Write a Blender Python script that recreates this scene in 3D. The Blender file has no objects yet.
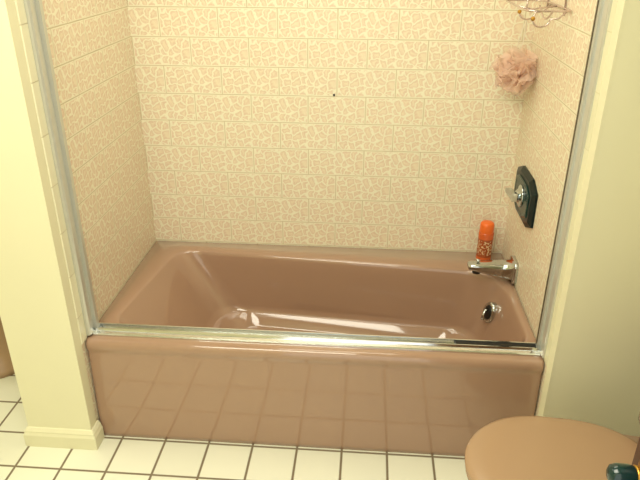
import bpy, bmesh, math, random
from mathutils import Vector, Matrix
random.seed(4)
scene=bpy.context.scene
COL=scene.collection
try:
    scene.view_settings.view_transform='Standard'
    scene.view_settings.look='None'
except Exception: pass

def lin(c):
    c=c/255.
    return c/12.92 if c<=.04045 else ((c+.055)/1.055)**2.4
def rgb(r,g,b): return (lin(r),lin(g),lin(b),1)

# ---------------------------------------------------------------- materials
def newmat(name):
    m=bpy.data.materials.new(name); m.use_nodes=True
    nt=m.node_tree; b=nt.nodes['Principled BSDF']
    return m,nt,b
def N(nt,t,**k):
    n=nt.nodes.new(t)
    for a,v in k.items(): setattr(n,a,v)
    return n
def math_(nt,op,a,b=None,c=None,clamp=False):
    n=N(nt,'ShaderNodeMath',operation=op,use_clamp=clamp)
    for i,v in enumerate((a,b,c)):
        if v is None: continue
        if isinstance(v,(int,float)): n.inputs[i].default_value=v
        else: nt.links.new(v,n.inputs[i])
    return n.outputs[0]
def mixc(nt,f,a,b):
    n=N(nt,'ShaderNodeMix',data_type='RGBA')
    for s,v in (('Factor',f),('A',a),('B',b)):
        i=[q for q in n.inputs if q.name==s and (q.type=='VALUE' if s=='Factor' else q.type=='RGBA')][0]
        if isinstance(v,(tuple,float,int)): i.default_value=v
        else: nt.links.new(v,i)
    return [o for o in n.outputs if o.type=='RGBA'][0]
def simple(name,col,rough=.4,metal=0,noise=.0,nscale=20,bump=0,coat=0,spec=.5):
    m,nt,b=newmat(name)
    b.inputs['Roughness'].default_value=rough
    b.inputs['Metallic'].default_value=metal
    b.inputs['Coat Weight'].default_value=coat
    b.inputs['Specular IOR Level'].default_value=spec
    tc=N(nt,'ShaderNodeTexCoord'); nz=N(nt,'ShaderNodeTexNoise')
    nz.inputs['Scale'].default_value=nscale; nz.inputs['Detail'].default_value=4
    nt.links.new(tc.outputs['Object'],nz.inputs['Vector'])
    d=tuple(max(0,x*(1-noise)) for x in col[:3])+(1,)
    l=tuple(min(1,x*(1+noise)) for x in col[:3])+(1,)
    nt.links.new(mixc(nt,nz.outputs['Fac'],d,l),b.inputs['Base Color'])
    if bump:
        bp=N(nt,'ShaderNodeBump'); bp.inputs['Strength'].default_value=bump; bp.inputs['Distance'].default_value=.002
        nt.links.new(nz.outputs['Fac'],bp.inputs['Height']); nt.links.new(bp.outputs[0],b.inputs['Normal'])
    return m

PAINT=rgb(233,229,196)
paint=simple('cream_paint',PAINT,.55,noise=.02,nscale=6,bump=.05)
ceilm=simple('ceiling_paint',rgb(238,237,222),.8,noise=.01)
pink=simple('pink_enamel',rgb(167,135,112),.085,noise=.03,nscale=3,coat=.5)
pinklid=simple('pink_lid_plastic',rgb(172,141,110),.24,noise=.02,nscale=3)
chrome=simple('chrome',rgb(200,206,206),.09,1,noise=.03)
alu=simple('polished_aluminium',rgb(226,230,232),.10,1,noise=.05,nscale=60)
aluw=simple('anodised_jamb',rgb(208,208,198),.3,.5,noise=.04,nscale=60)
bronze=simple('dark_bronze',rgb(96,84,60),.35,.4,noise=.1)
green=simple('dark_green_enamel',rgb(4,26,26),.32,noise=.35,nscale=40,spec=.25)
greenb=simple('green_border_enamel',rgb(14,52,48),.25,noise=.25,nscale=40,spec=.4)
greenh=simple('green_handle_enamel',rgb(6,44,42),.18,noise=.35,nscale=40,coat=.3)
brass=simple('brass',rgb(190,146,66),.3,1,noise=.05)
black=simple('black_rubber',rgb(18,18,16),.5,noise=.1)
wood=simple('brown_door_wood',rgb(74,44,30),.4,noise=.25,nscale=9)
white=simple('white_plastic',rgb(240,232,215),.4,noise=.02)

BW,RH=.228,.109
def tile_mat(name,horiz,shift,white_c,base_c,pink_c,joint_c):
    m,nt,b=newmat(name)
    tc=N(nt,'ShaderNodeTexCoord'); sp=N(nt,'ShaderNodeSeparateXYZ')
    nt.links.new(tc.outputs['Object'],sp.inputs[0])
    u=math_(nt,'ADD',sp.outputs[horiz],10*BW-shift)
    v=math_(nt,'ADD',sp.outputs['Z'],-.407+RH*10)
    row=math_(nt,'FLOOR',math_(nt,'DIVIDE',v,RH))
    par=math_(nt,'MODULO',row,2)
    lu=math_(nt,'MODULO',math_(nt,'ADD',u,math_(nt,'MULTIPLY',par,BW*.5)),BW)
    lv=math_(nt,'SUBTRACT',v,math_(nt,'MULTIPLY',row,RH))
    du=math_(nt,'MINIMUM',lu,math_(nt,'SUBTRACT',BW,lu))
    dv=math_(nt,'MINIMUM',lv,math_(nt,'SUBTRACT',RH,lv))
    def ramp(x,a,b_):
        mr=N(nt,'ShaderNodeMapRange',interpolation_type='SMOOTHSTEP')
        mr.inputs['From Min'].default_value=a; mr.inputs['From Max'].default_value=b_
        mr.inputs['To Min'].default_value=1; mr.inputs['To Max'].default_value=0
        nt.links.new(x,mr.inputs['Value']); return mr.outputs[0]
    wide=math_(nt,'MAXIMUM',ramp(dv,.003,.007),ramp(du,.003,.0065))
    thin=math_(nt,'MAXIMUM',ramp(dv,.0006,.0027),ramp(du,.0006,.0028))
    cb=N(nt,'ShaderNodeCombineXYZ'); nt.links.new(lu,cb.inputs[0]); nt.links.new(lv,cb.inputs[1])
    nz=N(nt,'ShaderNodeTexNoise'); nz.inputs['Scale'].default_value=34; nz.inputs['Detail'].default_value=1.5
    nt.links.new(cb.outputs[0],nz.inputs['Vector'])
    vm=N(nt,'ShaderNodeVectorMath',operation='MULTIPLY_ADD')
    nt.links.new(nz.outputs['Color'],vm.inputs[0]); vm.inputs[1].default_value=(.036,.036,0); nt.links.new(cb.outputs[0],vm.inputs[2])
    vo=N(nt,'ShaderNodeTexVoronoi',feature='DISTANCE_TO_EDGE',voronoi_dimensions='2D')
    vo.inputs['Scale'].default_value=33; nt.links.new(vm.outputs[0],vo.inputs['Vector'])
    vo2=N(nt,'ShaderNodeTexVoronoi',feature='DISTANCE_TO_EDGE',voronoi_dimensions='2D')
    vo2.inputs['Scale'].default_value=70; nt.links.new(vm.outputs[0],vo2.inputs['Vector'])
    line=math_(nt,'MAXIMUM',ramp(vo.outputs['Distance'],.04,.17),math_(nt,'MULTIPLY',ramp(vo2.outputs['Distance'],.02,.22),.25))
    ring=ramp(vo.outputs['Distance'],.18,.42)
    c0=mixc(nt,ring,base_c,pink_c)
    c=mixc(nt,line,c0,white_c)
    c2=mixc(nt,wide,c,white_c)
    c3=mixc(nt,math_(nt,'MULTIPLY',thin,.85),c2,joint_c)
    nt.links.new(c3,b.inputs['Base Color'])
    b.inputs['Roughness'].default_value=.36
    h=math_(nt,'SUBTRACT',math_(nt,'MAXIMUM',math_(nt,'MULTIPLY',line,.5),math_(nt,'MULTIPLY',wide,.5)),math_(nt,'MULTIPLY',thin,1.4))
    bp=N(nt,'ShaderNodeBump'); bp.inputs['Strength'].default_value=.42; bp.inputs['Distance'].default_value=.002
    nt.links.new(h,bp.inputs['Height']); nt.links.new(bp.outputs[0],b.inputs['Normal'])
    return m
tile_back=tile_mat('tile_back','X',.80,rgb(241,236,211),rgb(235,220,192),rgb(226,204,177),rgb(204,187,150))
tile_side=tile_mat('tile_side','Y',.05,rgb(239,233,208),rgb(231,215,187),rgb(222,198,171),rgb(202,185,148))

def grid_mat(name,ax,ay,sx,sy,ox,oy,gw,tilec,groutc,rough):
    m,nt,b=newmat(name)
    tc=N(nt,'ShaderNodeTexCoord'); sp=N(nt,'ShaderNodeSeparateXYZ')
    nt.links.new(tc.outputs['Object'],sp.inputs[0])
    ds=[];cells=[]
    for a,s,o in ((ax,sx,ox),(ay,sy,oy)):
        t=math_(nt,'DIVIDE',math_(nt,'ADD',sp.outputs[a],-o+s*100),s)
        fr=math_(nt,'FRACT',t); cells.append(math_(nt,'FLOOR',t))
        ds.append(math_(nt,'MULTIPLY',math_(nt,'MINIMUM',fr,math_(nt,'SUBTRACT',1,fr)),s))
    d=math_(nt,'MINIMUM',ds[0],ds[1])
    mr=N(nt,'ShaderNodeMapRange',interpolation_type='SMOOTHSTEP')
    mr.inputs['From Min'].default_value=gw*.3; mr.inputs['From Max'].default_value=gw*.75
    nt.links.new(d,mr.inputs['Value'])
    wn=N(nt,'ShaderNodeTexWhiteNoise',noise_dimensions='2D'); cb=N(nt,'ShaderNodeCombineXYZ')
    nt.links.new(cells[0],cb.inputs[0]); nt.links.new(cells[1],cb.inputs[1]); nt.links.new(cb.outputs[0],wn.inputs['Vector'])
    tcv=mixc(nt,wn.outputs['Value'],tilec,tuple(x*.95 for x in tilec[:3])+(1,))
    nt.links.new(mixc(nt,mr.outputs[0],groutc,tcv),b.inputs['Base Color'])
    rr=N(nt,'ShaderNodeMapRange'); rr.inputs['To Min'].default_value=.9; rr.inputs['To Max'].default_value=rough
    nt.links.new(mr.outputs[0],rr.inputs['Value']); nt.links.new(rr.outputs[0],b.inputs['Roughness'])
    bp=N(nt,'ShaderNodeBump'); bp.inputs['Strength'].default_value=.5; bp.inputs['Distance'].default_value=.002
    nt.links.new(mr.outputs[0],bp.inputs['Height']); nt.links.new(bp.outputs[0],b.inputs['Normal'])
    return m
floorm=grid_mat('floor_tile','X','Y',.158,.158,.875,-.644,.0078,rgb(237,237,218),rgb(128,114,92),.22)
bullnose=grid_mat('bullnose_tile','Z','X',.152,9,.05,5,.003,rgb(234,230,200),rgb(200,192,160),.25)
bullnose2=grid_mat('bullnose_tile_pale','Z','X',.152,9,.05,5,.002,rgb(232,228,194),rgb(220,214,178),.3)

# ---------------------------------------------------------------- mesh helpers
def add(name,bm,mat,parent=None,smooth=True,label=None,category=None,kind=None):
    bmesh.ops.recalc_face_normals(bm,faces=bm.faces)
    me=bpy.data.meshes.new(name)
    bm.to_mesh(me); bm.free()
    mats=mat if isinstance(mat,(list,tuple)) else [mat]
    for q in mats: me.materials.append(q)
    if smooth:
        for p in me.polygons: p.use_smooth=True
    ob=bpy.data.objects.new(name,me); COL.objects.link(ob)
    if parent: ob.parent=parent
    if label: ob['label']=label
    if category: ob['category']=category
    if kind: ob['kind']=kind
    return ob
def empty(name,loc,label,category):
    e=bpy.data.objects.new(name,None); COL.objects.link(e)
    e.empty_display_size=.05
    e['label']=label; e['category']=category
    return e
def box(bm,x0,x1,y0,y1,z0,z1,bev=0,seg=2):
    vs=[bm.verts.new((x,y,z)) for x in (x0,x1) for y in (y0,y1) for z in (z0,z1)]
    idx=[(0,1,3,2),(4,6,7,5),(0,4,5,1),(2,3,7,6),(0,2,6,4),(1,5,7,3)]
    fs=[bm.faces.new([vs[i] for i in f]) for f in idx]
    if bev:
        es=list({e for f in fs for e in f.edges})
        bmesh.ops.bevel(bm,geom=es,offset=bev,segments=seg,profile=.5,affect='EDGES')
def boxo(name,d,mat,bev=0,**k):
    bm=bmesh.new(); box(bm,*d,bev=bev); return add(name,bm,mat,smooth=False,**k)
def loft(bm,loops,cap0=True,cap1=True,closed=True):
    rows=[[bm.verts.new(p) for p in L] for L in loops]
    n=len(rows[0])
    for a,b in zip(rows,rows[1:]):
        for i in range(n if closed else n-1):
            j=(i+1)%n
            bm.faces.new((a[i],a[j],b[j],b[i]))
    if cap0: bm.faces.new(rows[0])
    if cap1: bm.faces.new(rows[-1])
    return rows
def rquad(corners,radii,z,seg=10,sub=6):
    pts=[];arcs=[]
    for i in range(4):
        p=Vector(corners[i]); a=Vector(corners[i-1]); b=Vector(corners[(i+1)%4])
        u=(a-p).normalized(); v=(b-p).normalized(); r=radii[i]
        arcs.append([p+u*r*(1-math.sin(k/seg*math.pi/2))+v*r*(1-math.cos(k/seg*math.pi/2)) for k in range(seg+1)])
    for i in range(4):
        pts+=arcs[i]
        e=arcs[i][-1]; s=arcs[(i+1)%4][0]
        for k in range(1,sub): pts.append(e.lerp(s,k/sub))
    return [(p.x,p.y,z) for p in pts]
def tube(bm,path,r,seg=10,cap=True,closed=False):
    path=[Vector(p) for p in path]; n=len(path); loops=[]
    t0=(path[1]-path[0]).normalized()
    up=Vector((0,0,1)) if abs(t0.z)<.9 else Vector((1,0,0))
    nrm=(up-t0*up.dot(t0)).normalized()
    for i,p in enumerate(path):
        if closed: t=(path[(i+1)%n]-path[i-1]).normalized()
        else: t=(path[min(i+1,n-1)]-path[max(i-1,0)]).normalized()
        nrm=(nrm-t*nrm.dot(t)).normalized(); bn=t.cross(nrm)
        rr=r[i] if isinstance(r,(list,tuple)) else r
        loops.append([p+(nrm*math.cos(a)+bn*math.sin(a))*rr for a in [2*math.pi*k/seg for k in range(seg)]])
    if closed: loft(bm,loops+[loops[0]],False,False)
    else: loft(bm,loops,cap,cap)
def lathe(bm,prof,M=Matrix(),seg=32,cap0=True,cap1=True):
    loft(bm,[[M@Vector((r*math.cos(a),r*math.sin(a),h)) for a in [2*math.pi*k/seg for k in range(seg)]] for r,h in prof],cap0,cap1)
def axis_matrix(loc,direction):
    q=Vector((0,0,1)).rotation_difference(Vector(direction).normalized())
    return Matrix.Translation(loc)@q.to_matrix().to_4x4()

# ---------------------------------------------------------------- room shell
H=.404
XR=1.52; YF=-.85; CEIL=2.4
XW=1.96; XL=-1.5; YB=-2.55
boxo('floor',(XL,XW,YB-.8,.0,-.1,0),floorm,kind='structure')
boxo('ceiling',(XL,XW,YB-.1,.0,CEIL,CEIL+.1),ceilm,kind='structure')
boxo('wall_back',(XL,XW,0,.1,-.1,CEIL),[tile_back],kind='structure')
def partition(name,x0,x1,alc):
    bm=bmesh.new(); box(bm,x0,x1,YF,0,0,CEIL)
    ob=add(name,bm,[paint,tile_side],smooth=False,kind='structure')
    for p in ob.data.polygons:
        if p.normal.x*alc>.5: p.material_index=1
    return ob
partition('wall_left',-.225,0,1)
partition('wall_right',XR,XW,-1)
boxo('wall_back_left',(XL,-.225,-.02,0,0,CEIL),paint,kind='structure')
boxo('wall_far_left',(XL-.1,XL,YB-.1,.1,-.1,CEIL),paint,kind='structure')
boxo('wall_far_right',(XW,XW+.1,YB-.1,.1,-.1,CEIL),paint,kind='structure')
bm=bmesh.new(); box(bm,XL,.45,YB-.1,YB,0,CEIL); box(bm,1.40,XW,YB-.1,YB,0,CEIL); box(bm,.45,1.40,YB-.1,YB,2.05,CEIL)
add('wall_front',bm,paint,smooth=False,kind='structure')
boxo('trim_1',(-.002,.006,-.805,-.764,H,CEIL),bullnose,bev=.003,kind='structure')
boxo('trim_2',(XR-.004,XR+.002,-.805,-.764,H,CEIL),bullnose2,bev=.002,kind='structure')
boxo('trim_3',(-.003,.003,YF-.001,-.805,0,CEIL),paint,kind='structure')
boxo('trim_4',(XR-.003,XR+.003,YF-.001,-.805,0,CEIL),paint,kind='structure')
def baseprof(bm,path):
    prof=[(0,0),(.016,0),(.016,.050),(.012,.060),(.012,.065),(.005,.076),(0,.078)]
    loft(bm,[[(P[0]+nrm[0]*a,P[1]+nrm[1]*a,h) for a,h in prof] for P,nrm in path])
bm=bmesh.new()
baseprof(bm,[((.003,-.80),(1,0)),((.003,YF),(1,-1)),((-.225,YF),(-1,-1)),((-.225,-.02),(-1,0))])
add('baseboard_left',bm,paint,smooth=False,kind='structure')
bm=bmesh.new()
baseprof(bm,[((XR-.003,-.80),(-1,0)),((XR-.003,YF),(-1,-1)),((XW,YF),(0,-1))])
add('baseboard_right',bm,paint,smooth=False,kind='structure')

# ---------------------------------------------------------------- bathtub
tub=empty('bathtub',(0,0,0),'glossy tan-pink alcove bathtub with a flat apron and rounded basin','bathtub')
def outer(front,z,ins=0):
    return rquad([(1.518-ins,-.002-ins),(.002+ins,-.002-ins),(.002+ins,front),(1.518-ins,front)],[.004,.004,.014,.014],z)
loops=[outer(-.792,0),outer(-.791,.015),outer(-.785,.20),outer(-.780,.345),outer(-.780,.355),outer(-.782,.363),outer(-.785,.371),
       outer(-.786,.380),outer(-.784,.391),outer(-.779,.399),outer(-.772,H,.001)]
top=dict(c=[(1.478,-.180),(.130,-.076),(.052,-.695),(1.495,-.695)],r=[.15,.10,.10,.09])
bot=dict(c=[(1.390,-.210),(.345,-.120),(.315,-.615),(1.395,-.615)],r=[.12,.12,.12,.09])
def basin(s,z,off=0):
    c=[];r=[]
    cen=Vector((.78,-.38))
    for i in range(4):
        a=Vector(top['c'][i]); b=Vector(bot['c'][i]); p=a.lerp(b,s)
        sg=Vector((1 if p.x>cen.x else -1,1 if p.y>cen.y else -1))
        c.append((p.x+sg.x*off,p.y+sg.y*off)); r.append(top['r'][i]*(1-s)+bot['r'][i]*s)
    return rquad(c,r,z)
loops+=[basin(0,H,.014),basin(0,H-.001,.007),basin(0,H-.004,.002),basin(0.0,H-.009,-.001),basin(.03,H-.020,-.003)]
zf=.078; za=H-.020; zb=zf+.055
for k in range(1,9):
    t=k/8; loops.append(basin(.03+t*.79,za+(zb-za)*t,-.003))
for k in range(1,11):
    a=k/10*math.pi/2
    loops.append(basin(.82+.18*math.sin(a),zb-.053*(1-math.cos(a)),-.003-.038*(1-math.cos(a))))
loops+=[basin(1.0,zf+.001,-.06),basin(1.0,zf,-.12),basin(1.0,zf-.001,-.18)]
bm=bmesh.new(); loft(bm,loops,True,True)
add('tub_shell',bm,pink,parent=tub)
bm=bmesh.new(); lathe(bm,[(.033,0),(.034,.003),(.028,.005),(.010,.004),(.010,.012),(.016,.014),(.016,.018),(.004,.020)],Matrix.Translation((1.26,-.36,zf-.002)))
add('drain',bm,chrome,parent=tub,label='round chrome drain')
Mo=axis_matrix((1.434,-.296,.284),(-1,-.30,.16))
ex=Mo.to_3x3()@Vector((1,0,0)); vert_is_x=abs(ex.z)>.7
def ovl(r,h):
    a1,b1=(1.05,.80) if vert_is_x else (.80,1.05)
    return [Mo@Vector((a1*r*math.cos(a),b1*r*math.sin(a),h)) for a in [2*math.pi*k/32 for k in range(32)]]
bm=bmesh.new(); loft(bm,[ovl(.045,-.03),ovl(.046,.003),ovl(.043,.008),ovl(.036,.010),ovl(.032,.008)])
add('overflow_plate',bm,chrome,parent=tub,label='oval chrome overflow plate')
bm=bmesh.new(); loft(bm,[ovl(.030,.005),ovl(.030,.0095),ovl(.024,.0105)])
add('overflow_slot',bm,black,parent=tub,label='dark overflow opening')
Lo=Mo.translation; D=Vector((-.92,-.36,.1)).normalized()
bm=bmesh.new(); tube(bm,[Lo+D*.008+Vector((0,0,.012)),Lo+D*.020+Vector((0,0,.012)),Lo+D*.026+Vector((-.002,-.004,-.004)),Lo+D*.026+Vector((-.004,-.010,-.026))],[.005,.005,.005,.008])
add('overflow_lever',bm,chrome,parent=tub,label='small chrome trip lever')

# ---------------------------------------------------------------- shower door frame
fr=empty('shower_door_frame',(0,0,0),'aluminium shower door track and upright jambs fixed on the tub rim','shower door frame')
def extr_x(name,prof,x0,x1,mat,label):
    bm=bmesh.new(); loft(bm,[[(x0,a,b) for a,b in prof],[(x1,a,b) for a,b in prof]])
    return add(name,bm,mat,parent=fr,smooth=False,label=label)
def extr_z(name,prof,z0,z1,mat,label=None):
    bm=bmesh.new(); loft(bm,[[(a,b,z0) for a,b in prof],[(a,b,z1) for a,b in prof]])
    return add(name,bm,mat,parent=fr,smooth=False,label=label)
tp=[(-.750,H),(-.750,.410),(-.746,.413),(-.734,.416),(-.732,.424),(-.728,.424),(-.727,.415),(-.708,.415),(-.707,.426),(-.702,.426),(-.700,H)]
extr_x('bottom_track',tp,.002,1.518,alu,'polished aluminium bottom track')
extr_x('track_reflection',[(-.7268,.4152),(-.7268,.4225),(-.7075,.4225),(-.7075,.4152)],1.24,1.50,black,'dark strip in the track imitating a dark reflection')  # black strip stands in for the dark reflection at the track's right end
extr_x('header',[(-.76,1.88),(-.76,1.93),(-.70,1.93),(-.70,1.88)],.002,1.518,alu,'aluminium header rail')
for nm,x,s,q in (('jamb',.001,1,.9),('jamb',XR-.001,-1,.5)):
    y0=-.765 if s>0 else -.772
    p=[(0,y0),(.014,y0),(.020,y0+.005),(.020,-.744),(.012,-.744),(.012,-.720),(.026,-.720),(.026,-.704),(0,-.704)]
    extr_z(nm,[(x+s*q*a,b) for a,b in p],.414,1.88,aluw,'upright aluminium wall jamb')
x=XR-.001
extr_z('jamb_seal',[(x,-.7038),(x-.015,-.7038),(x-.015,-.696),(x,-.696)],.414,1.88,bronze,'dark bronze strip')

# ---------------------------------------------------------------- spout
sp=empty('tub_spout',(0,0,0),'chrome tub spout sticking out of the tiled wall','tub spout')
def sect(x,z,ry,rz,n=32,pw=3.4,y=-.25):
    L=[]
    for k in range(n):
        a=2*math.pi*k/n; c=math.cos(a); s=math.sin(a)
        L.append((x,y+ry*math.copysign(abs(c)**(2/pw),c),z+rz*math.copysign(abs(s)**(2/pw),s)))
    return L
Z=.455
bm=bmesh.new(); loft(bm,[sect(1.5205,Z,.048,.047,pw=5),sect(1.508,Z,.048,.047,pw=5),sect(1.505,Z,.045,.044,pw=5),sect(1.503,Z,.036,.035,pw=4),sect(1.46,Z+.003,.033,.030),sect(1.42,Z+.006,.030,.025),
   sect(1.38,Z+.009,.027,.019),sect(1.350,Z+.011,.024,.014),sect(1.340,Z+.011,.022,.011),sect(1.336,Z+.011,.016,.006)])
add('spout_body',bm,chrome,parent=sp)
bm=bmesh.new(); lathe(bm,[(.016,0),(.016,.016),(.012,.016)],axis_matrix((1.372,-.25,Z-.002),(0,0,-1)))
add('spout_outlet',bm,black,parent=sp,label='dark outlet ring')
bm=bmesh.new(); lathe(bm,[(.004,0),(.004,.008),(.008,.010),(.008,.015),(.004,.017)],axis_matrix((1.374,-.25,Z+.024),(0,0,1)))
add('diverter_knob',bm,chrome,parent=sp)

# ---------------------------------------------------------------- valve
va=empty('shower_valve',(0,0,0),'dark green cut-corner valve plate with chrome lever on tile','shower faucet')
yc,zc=-.25,.765
def octa(x,w,h,c,c2):
    return [(x,yc+a,zc+b) for a,b in ((-w+c,-h),(w-c,-h),(w,-h+c2),(w,h-c2),(w-c,h),(-w+c,h),(-w,h-c2),(-w,-h+c2))]
bm=bmesh.new(); loft(bm,[octa(1.5205,.150,.092,.074,.03),octa(1.512,.150,.092,.074,.03),octa(1.503,.126,.077,.060,.025),octa(1.5025,.120,.073,.057,.024)])
add('valve_plate',bm,green,parent=va,smooth=False)
bm=bmesh.new(); loft(bm,[octa(1.5035,.108,.064,.053,.022),octa(1.499,.108,.064,.053,.022),octa(1.497,.101,.059,.050,.020),octa(1.499,.090,.051,.045,.018)])
add('valve_border',bm,greenb,parent=va,smooth=False,label='raised dark green inner panel')
Mv=axis_matrix((1.498,yc,zc),(-1,0,0))
bm=bmesh.new(); lathe(bm,[(.042,-.002),(.042,.003),(.038,.005),(.028,.008),(.020,.016),(.017,.022)],Mv)
add('valve_hub',bm,chrome,parent=va)
bm=bmesh.new(); loft(bm,[[(xx,yc+y_,zc+z_+.002) for xx,z_ in ((1.480-t,-h),(1.462-t,-h),(1.462-t,h),(1.480-t,h))] for y_,h,t in ((-.032,.010,0),(-.026,.016,0),(.015,.014,.002),(.050,.010,.007),(.060,.007,.008))])
add('valve_lever',bm,chrome,parent=va,smooth=False)

# ---------------------------------------------------------------- spray can
can=empty('spray_can',(0,0,0),'orange aerosol can with darker printed label band on the tub deck','aerosol can')
cx,cy=1.428,-.076
m,nt,b=newmat('can_print')
tc=N(nt,'ShaderNodeTexCoord'); sx=N(nt,'ShaderNodeSeparateXYZ'); nt.links.new(tc.outputs['Object'],sx.inputs[0])
wv=N(nt,'ShaderNodeTexNoise'); wv.inputs['Scale'].default_value=150; wv.inputs['Detail'].default_value=1
mp=N(nt,'ShaderNodeMapping'); mp.inputs['Scale'].default_value=(1,1,.8); nt.links.new(tc.outputs['Object'],mp.inputs[0]); nt.links.new(mp.outputs[0],wv.inputs['Vector'])
g=math_(nt,'GREATER_THAN',wv.outputs['Fac'],.56)
def band(a,c): return math_(nt,'MULTIPLY',math_(nt,'GREATER_THAN',sx.outputs['Z'],H+a),math_(nt,'LESS_THAN',sx.outputs['Z'],H+c))
c0=mixc(nt,band(.025,.105),rgb(206,96,44),rgb(158,80,44))
c1=mixc(nt,math_(nt,'MULTIPLY',math_(nt,'MULTIPLY',band(.035,.098),g),.75),c0,rgb(232,206,160))
c2=mixc(nt,math_(nt,'LESS_THAN',sx.outputs['Z'],H+.010),c1,rgb(210,190,155))
nt.links.new(c2,b.inputs['Base Color']); b.inputs['Roughness'].default_value=.25
bm=bmesh.new(); lathe(bm,[(.027,0),(.030,.001),(.031,.005),(.0305,.008),(.0305,.126),(.0295,.1305),(.027,.132)],Matrix.Translation((cx,cy,H+.0005)))
add('can_body',bm,m,parent=can)
orange=simple('orange_cap',rgb(236,112,42),.35,noise=.03)
bm=bmesh.new(); lathe(bm,[(.0282,.131),(.0288,.133),(.0282,.162),(.0265,.170),(.022,.174),(.010,.176)],Matrix.Translation((cx,cy,H+.0005)))
add('can_cap',bm,orange,parent=can,label='bright orange domed cap')

# ---------------------------------------------------------------- wire caddy
cad=empty('wire_shower_caddy',(0,0,0),'chrome wire shower caddy with brass ball hooks mounted on tile','shower caddy')
def rloop(x0,x1,y0,y1,z,r=.03):
    return [Vector(p) for p in rquad([(x1,y1),(x0,y1),(x0,y0),(x1,y0)],[r]*4,z,seg=8,sub=2)]
wire=simple('caddy_wire',rgb(214,196,190),.2,.85,noise=.05)
bm=bmesh.new()
tube(bm,rloop(1.385,1.5165,-.46,-.10,1.432,.03),.0032,8,closed=True)
tube(bm,[(1.387,-.43,1.432),(1.389,-.43,1.462),(1.391,-.30,1.468),(1.391,-.14,1.462),(1.388,-.13,1.432)],.003,8)
for y in (-.37,-.16):
    tube(bm,[(1.5165,y,1.41),(1.5165,y,1.75)],.003,8)
def uarc(y0,y1,x,ztop,dip,n=14): return [(x,y0+(y1-y0)*k/n,ztop-dip*math.sin(math.pi*k/n)) for k in range(n+1)]
tube(bm,[(1.387,-.28,1.430),(1.44,-.28,1.420),(1.5165,-.28,1.430)],.0028,8)
tube(bm,uarc(-.455,-.29,1.46,1.432,.030),.0028,8)
add('wire_basket',bm,wire,parent=cad)
for y in (-.40,-.20):
    bm=bmesh.new(); tube(bm,[(1.5165,y,1.425),(1.495,y,1.405)]+[(1.470-.026+.026*math.cos(a),y,1.402-.022*math.sin(a)) for a in [math.pi*k/10 for k in range(0,11)]],.0026,8)
    add('caddy_hook',bm,wire,parent=cad)
    bm=bmesh.new(); bmesh.ops.create_uvsphere(bm,u_segments=12,v_segments=8,radius=.007,matrix=Matrix.Translation((1.418,y,1.404)))
    add('hook_ball',bm,brass,parent=cad,label='small brass ball tip')

# ---------------------------------------------------------------- bath pouf
pf=empty('bath_pouf',(0,0,0),'fluffy pale pink mesh bath pouf hanging from the wire caddy','bath pouf')
pc=Vector((1.448,-.115,1.196))
pm,nt,b=newmat('pink_netting')
b.inputs['Roughness'].default_value=.9; b.inputs['Specular IOR Level'].default_value=.1
tc=N(nt,'ShaderNodeTexCoord'); nz=N(nt,'ShaderNodeTexNoise'); nz.inputs['Scale'].default_value=60
nt.links.new(tc.outputs['Object'],nz.inputs['Vector']); nt.links.new(mixc(nt,nz.outputs['Fac'],(1,.74,.62,1),(1,.85,.74,1)),b.inputs['Base Color'])
tr=N(nt,'ShaderNodeBsdfTranslucent'); tr.inputs[0].default_value=(1,.82,.72,1)
mx=N(nt,'ShaderNodeMixShader'); mx.inputs[0].default_value=.5
nt.links.new(b.outputs[0],mx.inputs[1]); nt.links.new(tr.outputs[0],mx.inputs[2])
tp_=N(nt,'ShaderNodeBsdfTransparent'); mx2=N(nt,'ShaderNodeMixShader'); mx2.inputs[0].default_value=.42
nt.links.new(mx.outputs[0],mx2.inputs[1]); nt.links.new(tp_.outputs[0],mx2.inputs[2])
nt.links.new(mx2.outputs[0],nt.nodes['Material Output'].inputs[0])
bm=bmesh.new()
for i in range(8):
    ph_=math.acos(1-2*(i+.5)/16); th_=i*2.399963
    q=Vector((math.sin(ph_)*math.cos(th_),math.sin(ph_)*math.sin(th_),math.cos(ph_)))
    cen=pc+Vector((random.uniform(-.012,.012),random.uniform(-.012,.012),random.uniform(-.012,.012)))
    M=axis_matrix(cen,q); R=random.uniform(.066,.084); off=random.uniform(-.03,.03)
    ph=random.random()*6; ph2=random.random()*6; fr_=random.choice((5,6,7)); n=120; rows=[]
    for j,rr in enumerate((.01,.025,.04,.052,.062,R)):
        row=[]
        for k in range(n):
            a=2*math.pi*k/n+.25*math.sin(j*1.3+ph)
            w=(rr/.06)**1.5*.013*math.sin(fr_*a+ph+j*.4)+.005*(rr/.06)*math.sin((2*fr_+3)*a+ph2)
            rad=rr*(1+.09*math.sin(3*a+ph2)+.05*math.sin(5*a+ph))
            row.append(bm.verts.new(M@Vector((rad*math.cos(a),rad*math.sin(a),off*(1-(rr/.08)**2)+w))))
        rows.append(row)
    for a_,b_ in zip(rows,rows[1:]):
        for k in range(n): bm.faces.new((a_[k],a_[(k+1)%n],b_[(k+1)%n],b_[k]))
for v in bm.verts:
    v.co.x=min(v.co.x,1.516); v.co.y=min(v.co.y,-.004)
add('pouf_netting',bm,pm,parent=pf)
bm=bmesh.new()
tube(bm,[pc+Vector((0,0,.02)),pc+Vector((-.008,-.02,.09)),Vector((1.436,-.19,1.34)),Vector((1.443,-.20,1.3755)),Vector((1.447,-.197,1.3755)),Vector((1.450,-.185,1.33)),pc+Vector((.008,-.02,.09)),pc+Vector((0,.005,.02))],.0014,6)
add('pouf_cord',bm,white,parent=pf,label='thin white hanging cord')

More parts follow.
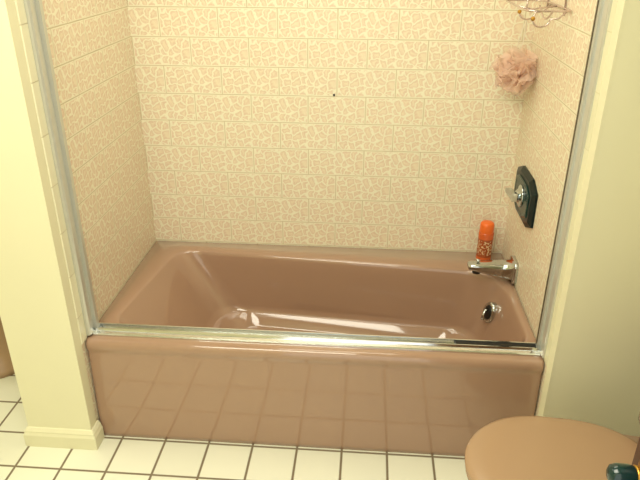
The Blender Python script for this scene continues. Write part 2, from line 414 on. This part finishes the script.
bm=bmesh.new(); lathe(bm,[(.0045,0),(.0045,.003),(.002,.005)],axis_matrix((.789,.0005,1.068),(0,-1,0)),seg=16)
add('wall_plug',bm,black,label='tiny black plug in the patterned tile wall',category='wall plug')

# ---------------------------------------------------------------- toilet
to=empty('toilet',(0,0,0),'tan-pink toilet with closed lid beside the partition wall','toilet')
ty=-1.245
def egg(z,xf,xb,w,bw=.78,n=56):
    L=[];xm=xf+(xb-xf)*.45
    for k in range(n):
        a=2*math.pi*k/n; c=math.cos(a); s=math.sin(a)
        if c<0: x=xm+c*(xm-xf); y=w*s
        else:
            x=xm+(xb-xm)*abs(c)**.5
            y=math.copysign(abs(s)**.65,s)*w*(1-(1-bw)*c)
        L.append((x,ty+y,z))
    return L
bm=bmesh.new(); loft(bm,[egg(0,1.36,1.86,.115),egg(.02,1.36,1.86,.115),egg(.10,1.37,1.84,.10),egg(.20,1.33,1.85,.115),egg(.30,1.25,1.88,.165),egg(.355,1.225,1.90,.182),
   egg(.375,1.222,1.90,.184),egg(.385,1.228,1.90,.180)])
add('toilet_bowl',bm,pink,parent=to)
bm=bmesh.new(); loft(bm,[egg(.386,1.213,1.69,.183),egg(.389,1.209,1.69,.187),egg(.400,1.209,1.69,.187),egg(.403,1.215,1.688,.182)])
add('toilet_seat',bm,pinklid,parent=to)
bm=bmesh.new(); loft(bm,[egg(.4045,1.213,1.69,.184),egg(.407,1.207,1.692,.190),egg(.414,1.205,1.692,.192),egg(.421,1.208,1.690,.189),egg(.426,1.220,1.68,.178),egg(.429,1.26,1.65,.15),egg(.431,1.34,1.58,.08)])
add('toilet_lid',bm,pinklid,parent=to)
bm=bmesh.new(); box(bm,1.712,1.94,ty-.23,ty+.23,.39,.70,bev=.02,seg=3); add('toilet_tank',bm,pink,parent=to)
bm=bmesh.new(); box(bm,1.702,1.945,ty-.24,ty+.24,.701,.735,bev=.01,seg=3); add('tank_lid',bm,pink,parent=to)
for yy in (-.075,.075):
    bm=bmesh.new(); box(bm,1.70,1.74,ty+yy-.015,ty+yy+.015,.40,.43,bev=.006); add('lid_hinge',bm,pinklid,parent=to)
bm=bmesh.new(); tube(bm,[(1.715,ty-.17,.64),(1.695,ty-.17,.64),(1.69,ty-.16,.638),(1.69,ty-.10,.63)],.007); add('flush_lever',bm,chrome,parent=to,label='chrome flush lever')

# ---------------------------------------------------------------- bidet beyond the partition
bd=empty('bidet',(0,0,0),'tan-pink pedestal bidet standing behind the partition wall','bidet')
def ov(z,yf,yb,w,n=40,cx=-.60):
    yc=(yf+yb)/2
    return [(cx+w*math.cos(a),yc+(yf-yb)/2*-math.sin(a),z) for a in [2*math.pi*k/n for k in range(n)]]
bm=bmesh.new(); loft(bm,[ov(0,-.53,-.08,.17),ov(.03,-.53,-.08,.17),ov(.045,-.51,-.09,.155),ov(.12,-.49,-.10,.14),ov(.24,-.54,-.06,.17),ov(.33,-.60,-.03,.20),ov(.38,-.61,-.03,.205),ov(.39,-.60,-.035,.198),
   ov(.388,-.56,-.14,.15),ov(.36,-.55,-.15,.14),ov(.29,-.50,-.2,.09),ov(.27,-.40,-.3,.03)])
add('bidet_bowl',bm,pinklid,parent=bd)
bm=bmesh.new(); tube(bm,[(-.60,-.09,.385),(-.60,-.09,.43),(-.60,-.11,.45),(-.60,-.16,.44)],.010); add('bidet_tap',bm,chrome,parent=bd)

# ---------------------------------------------------------------- open room door with handle
d=boxo('door_1',(1.345,1.381,YB+.02,-1.725,.008,2.03),wood,bev=.003,kind='structure')
bm=bmesh.new(); Md=axis_matrix((1.345,-1.775,.932),(-1,0,0))
lathe(bm,[(.026,0),(.026,.003),(.020,.006),(.010,.008)],Md)
add('handle_rosette',bm,brass,parent=d,label='round brass rosette')
bm=bmesh.new(); lathe(bm,[(.009,.004),(.0105,.012),(.0135,.017),(.0160,.026),(.0165,.042),(.014,.051),(.008,.055)],Md)
add('door_handle',bm,greenh,parent=d,label='dark green enamelled door handle')
bm=bmesh.new(); lathe(bm,[(.0108,.012),(.0145,.0135),(.0155,.017),(.0130,.0185)],Md,cap0=False,cap1=False)
add('handle_ring',bm,brass,parent=d,label='brass ring')

# ---------------------------------------------------------------- lights
def area(name,loc,rot,size,energy,col):
    l=bpy.data.lights.new(name,'AREA'); l.energy=energy; l.color=col; l.size=size
    o=bpy.data.objects.new(name,l); COL.objects.link(o); o.location=loc; o.rotation_euler=rot
    return o
area('ceiling_light',(.35,-1.80,2.34),(math.radians(12),0,0),1.1,41,(1,.965,.80))
area('alcove_light',(.78,-.48,2.38),(0,0,0),.75,9,(1,.965,.80))
area('side_room_fill',(-.85,-.9,2.38),(0,0,0),.4,8,(1,.965,.82))  # added fill with no fixture, lifts the bidet and left pillar
w=bpy.data.worlds.new('world'); scene.world=w; w.use_nodes=True
w.node_tree.nodes['Background'].inputs[0].default_value=(1,.98,.86,1); w.node_tree.nodes['Background'].inputs[1].default_value=1.6

# ---------------------------------------------------------------- camera
cam=bpy.data.cameras.new('camera'); co=bpy.data.objects.new('camera',cam); COL.objects.link(co)
cam.sensor_width=36; cam.lens=36*632.18/640; cam.clip_start=.02
yaw,pit,rol=.0772,.4487,.0022
co.matrix_world=Matrix.Translation((.9268,-2.4814,1.6318))@Matrix.Rotation(yaw,4,'Z')@Matrix.Rotation(math.pi/2-pit,4,'X')@Matrix.Rotation(rol,4,'Z')
scene.camera=co
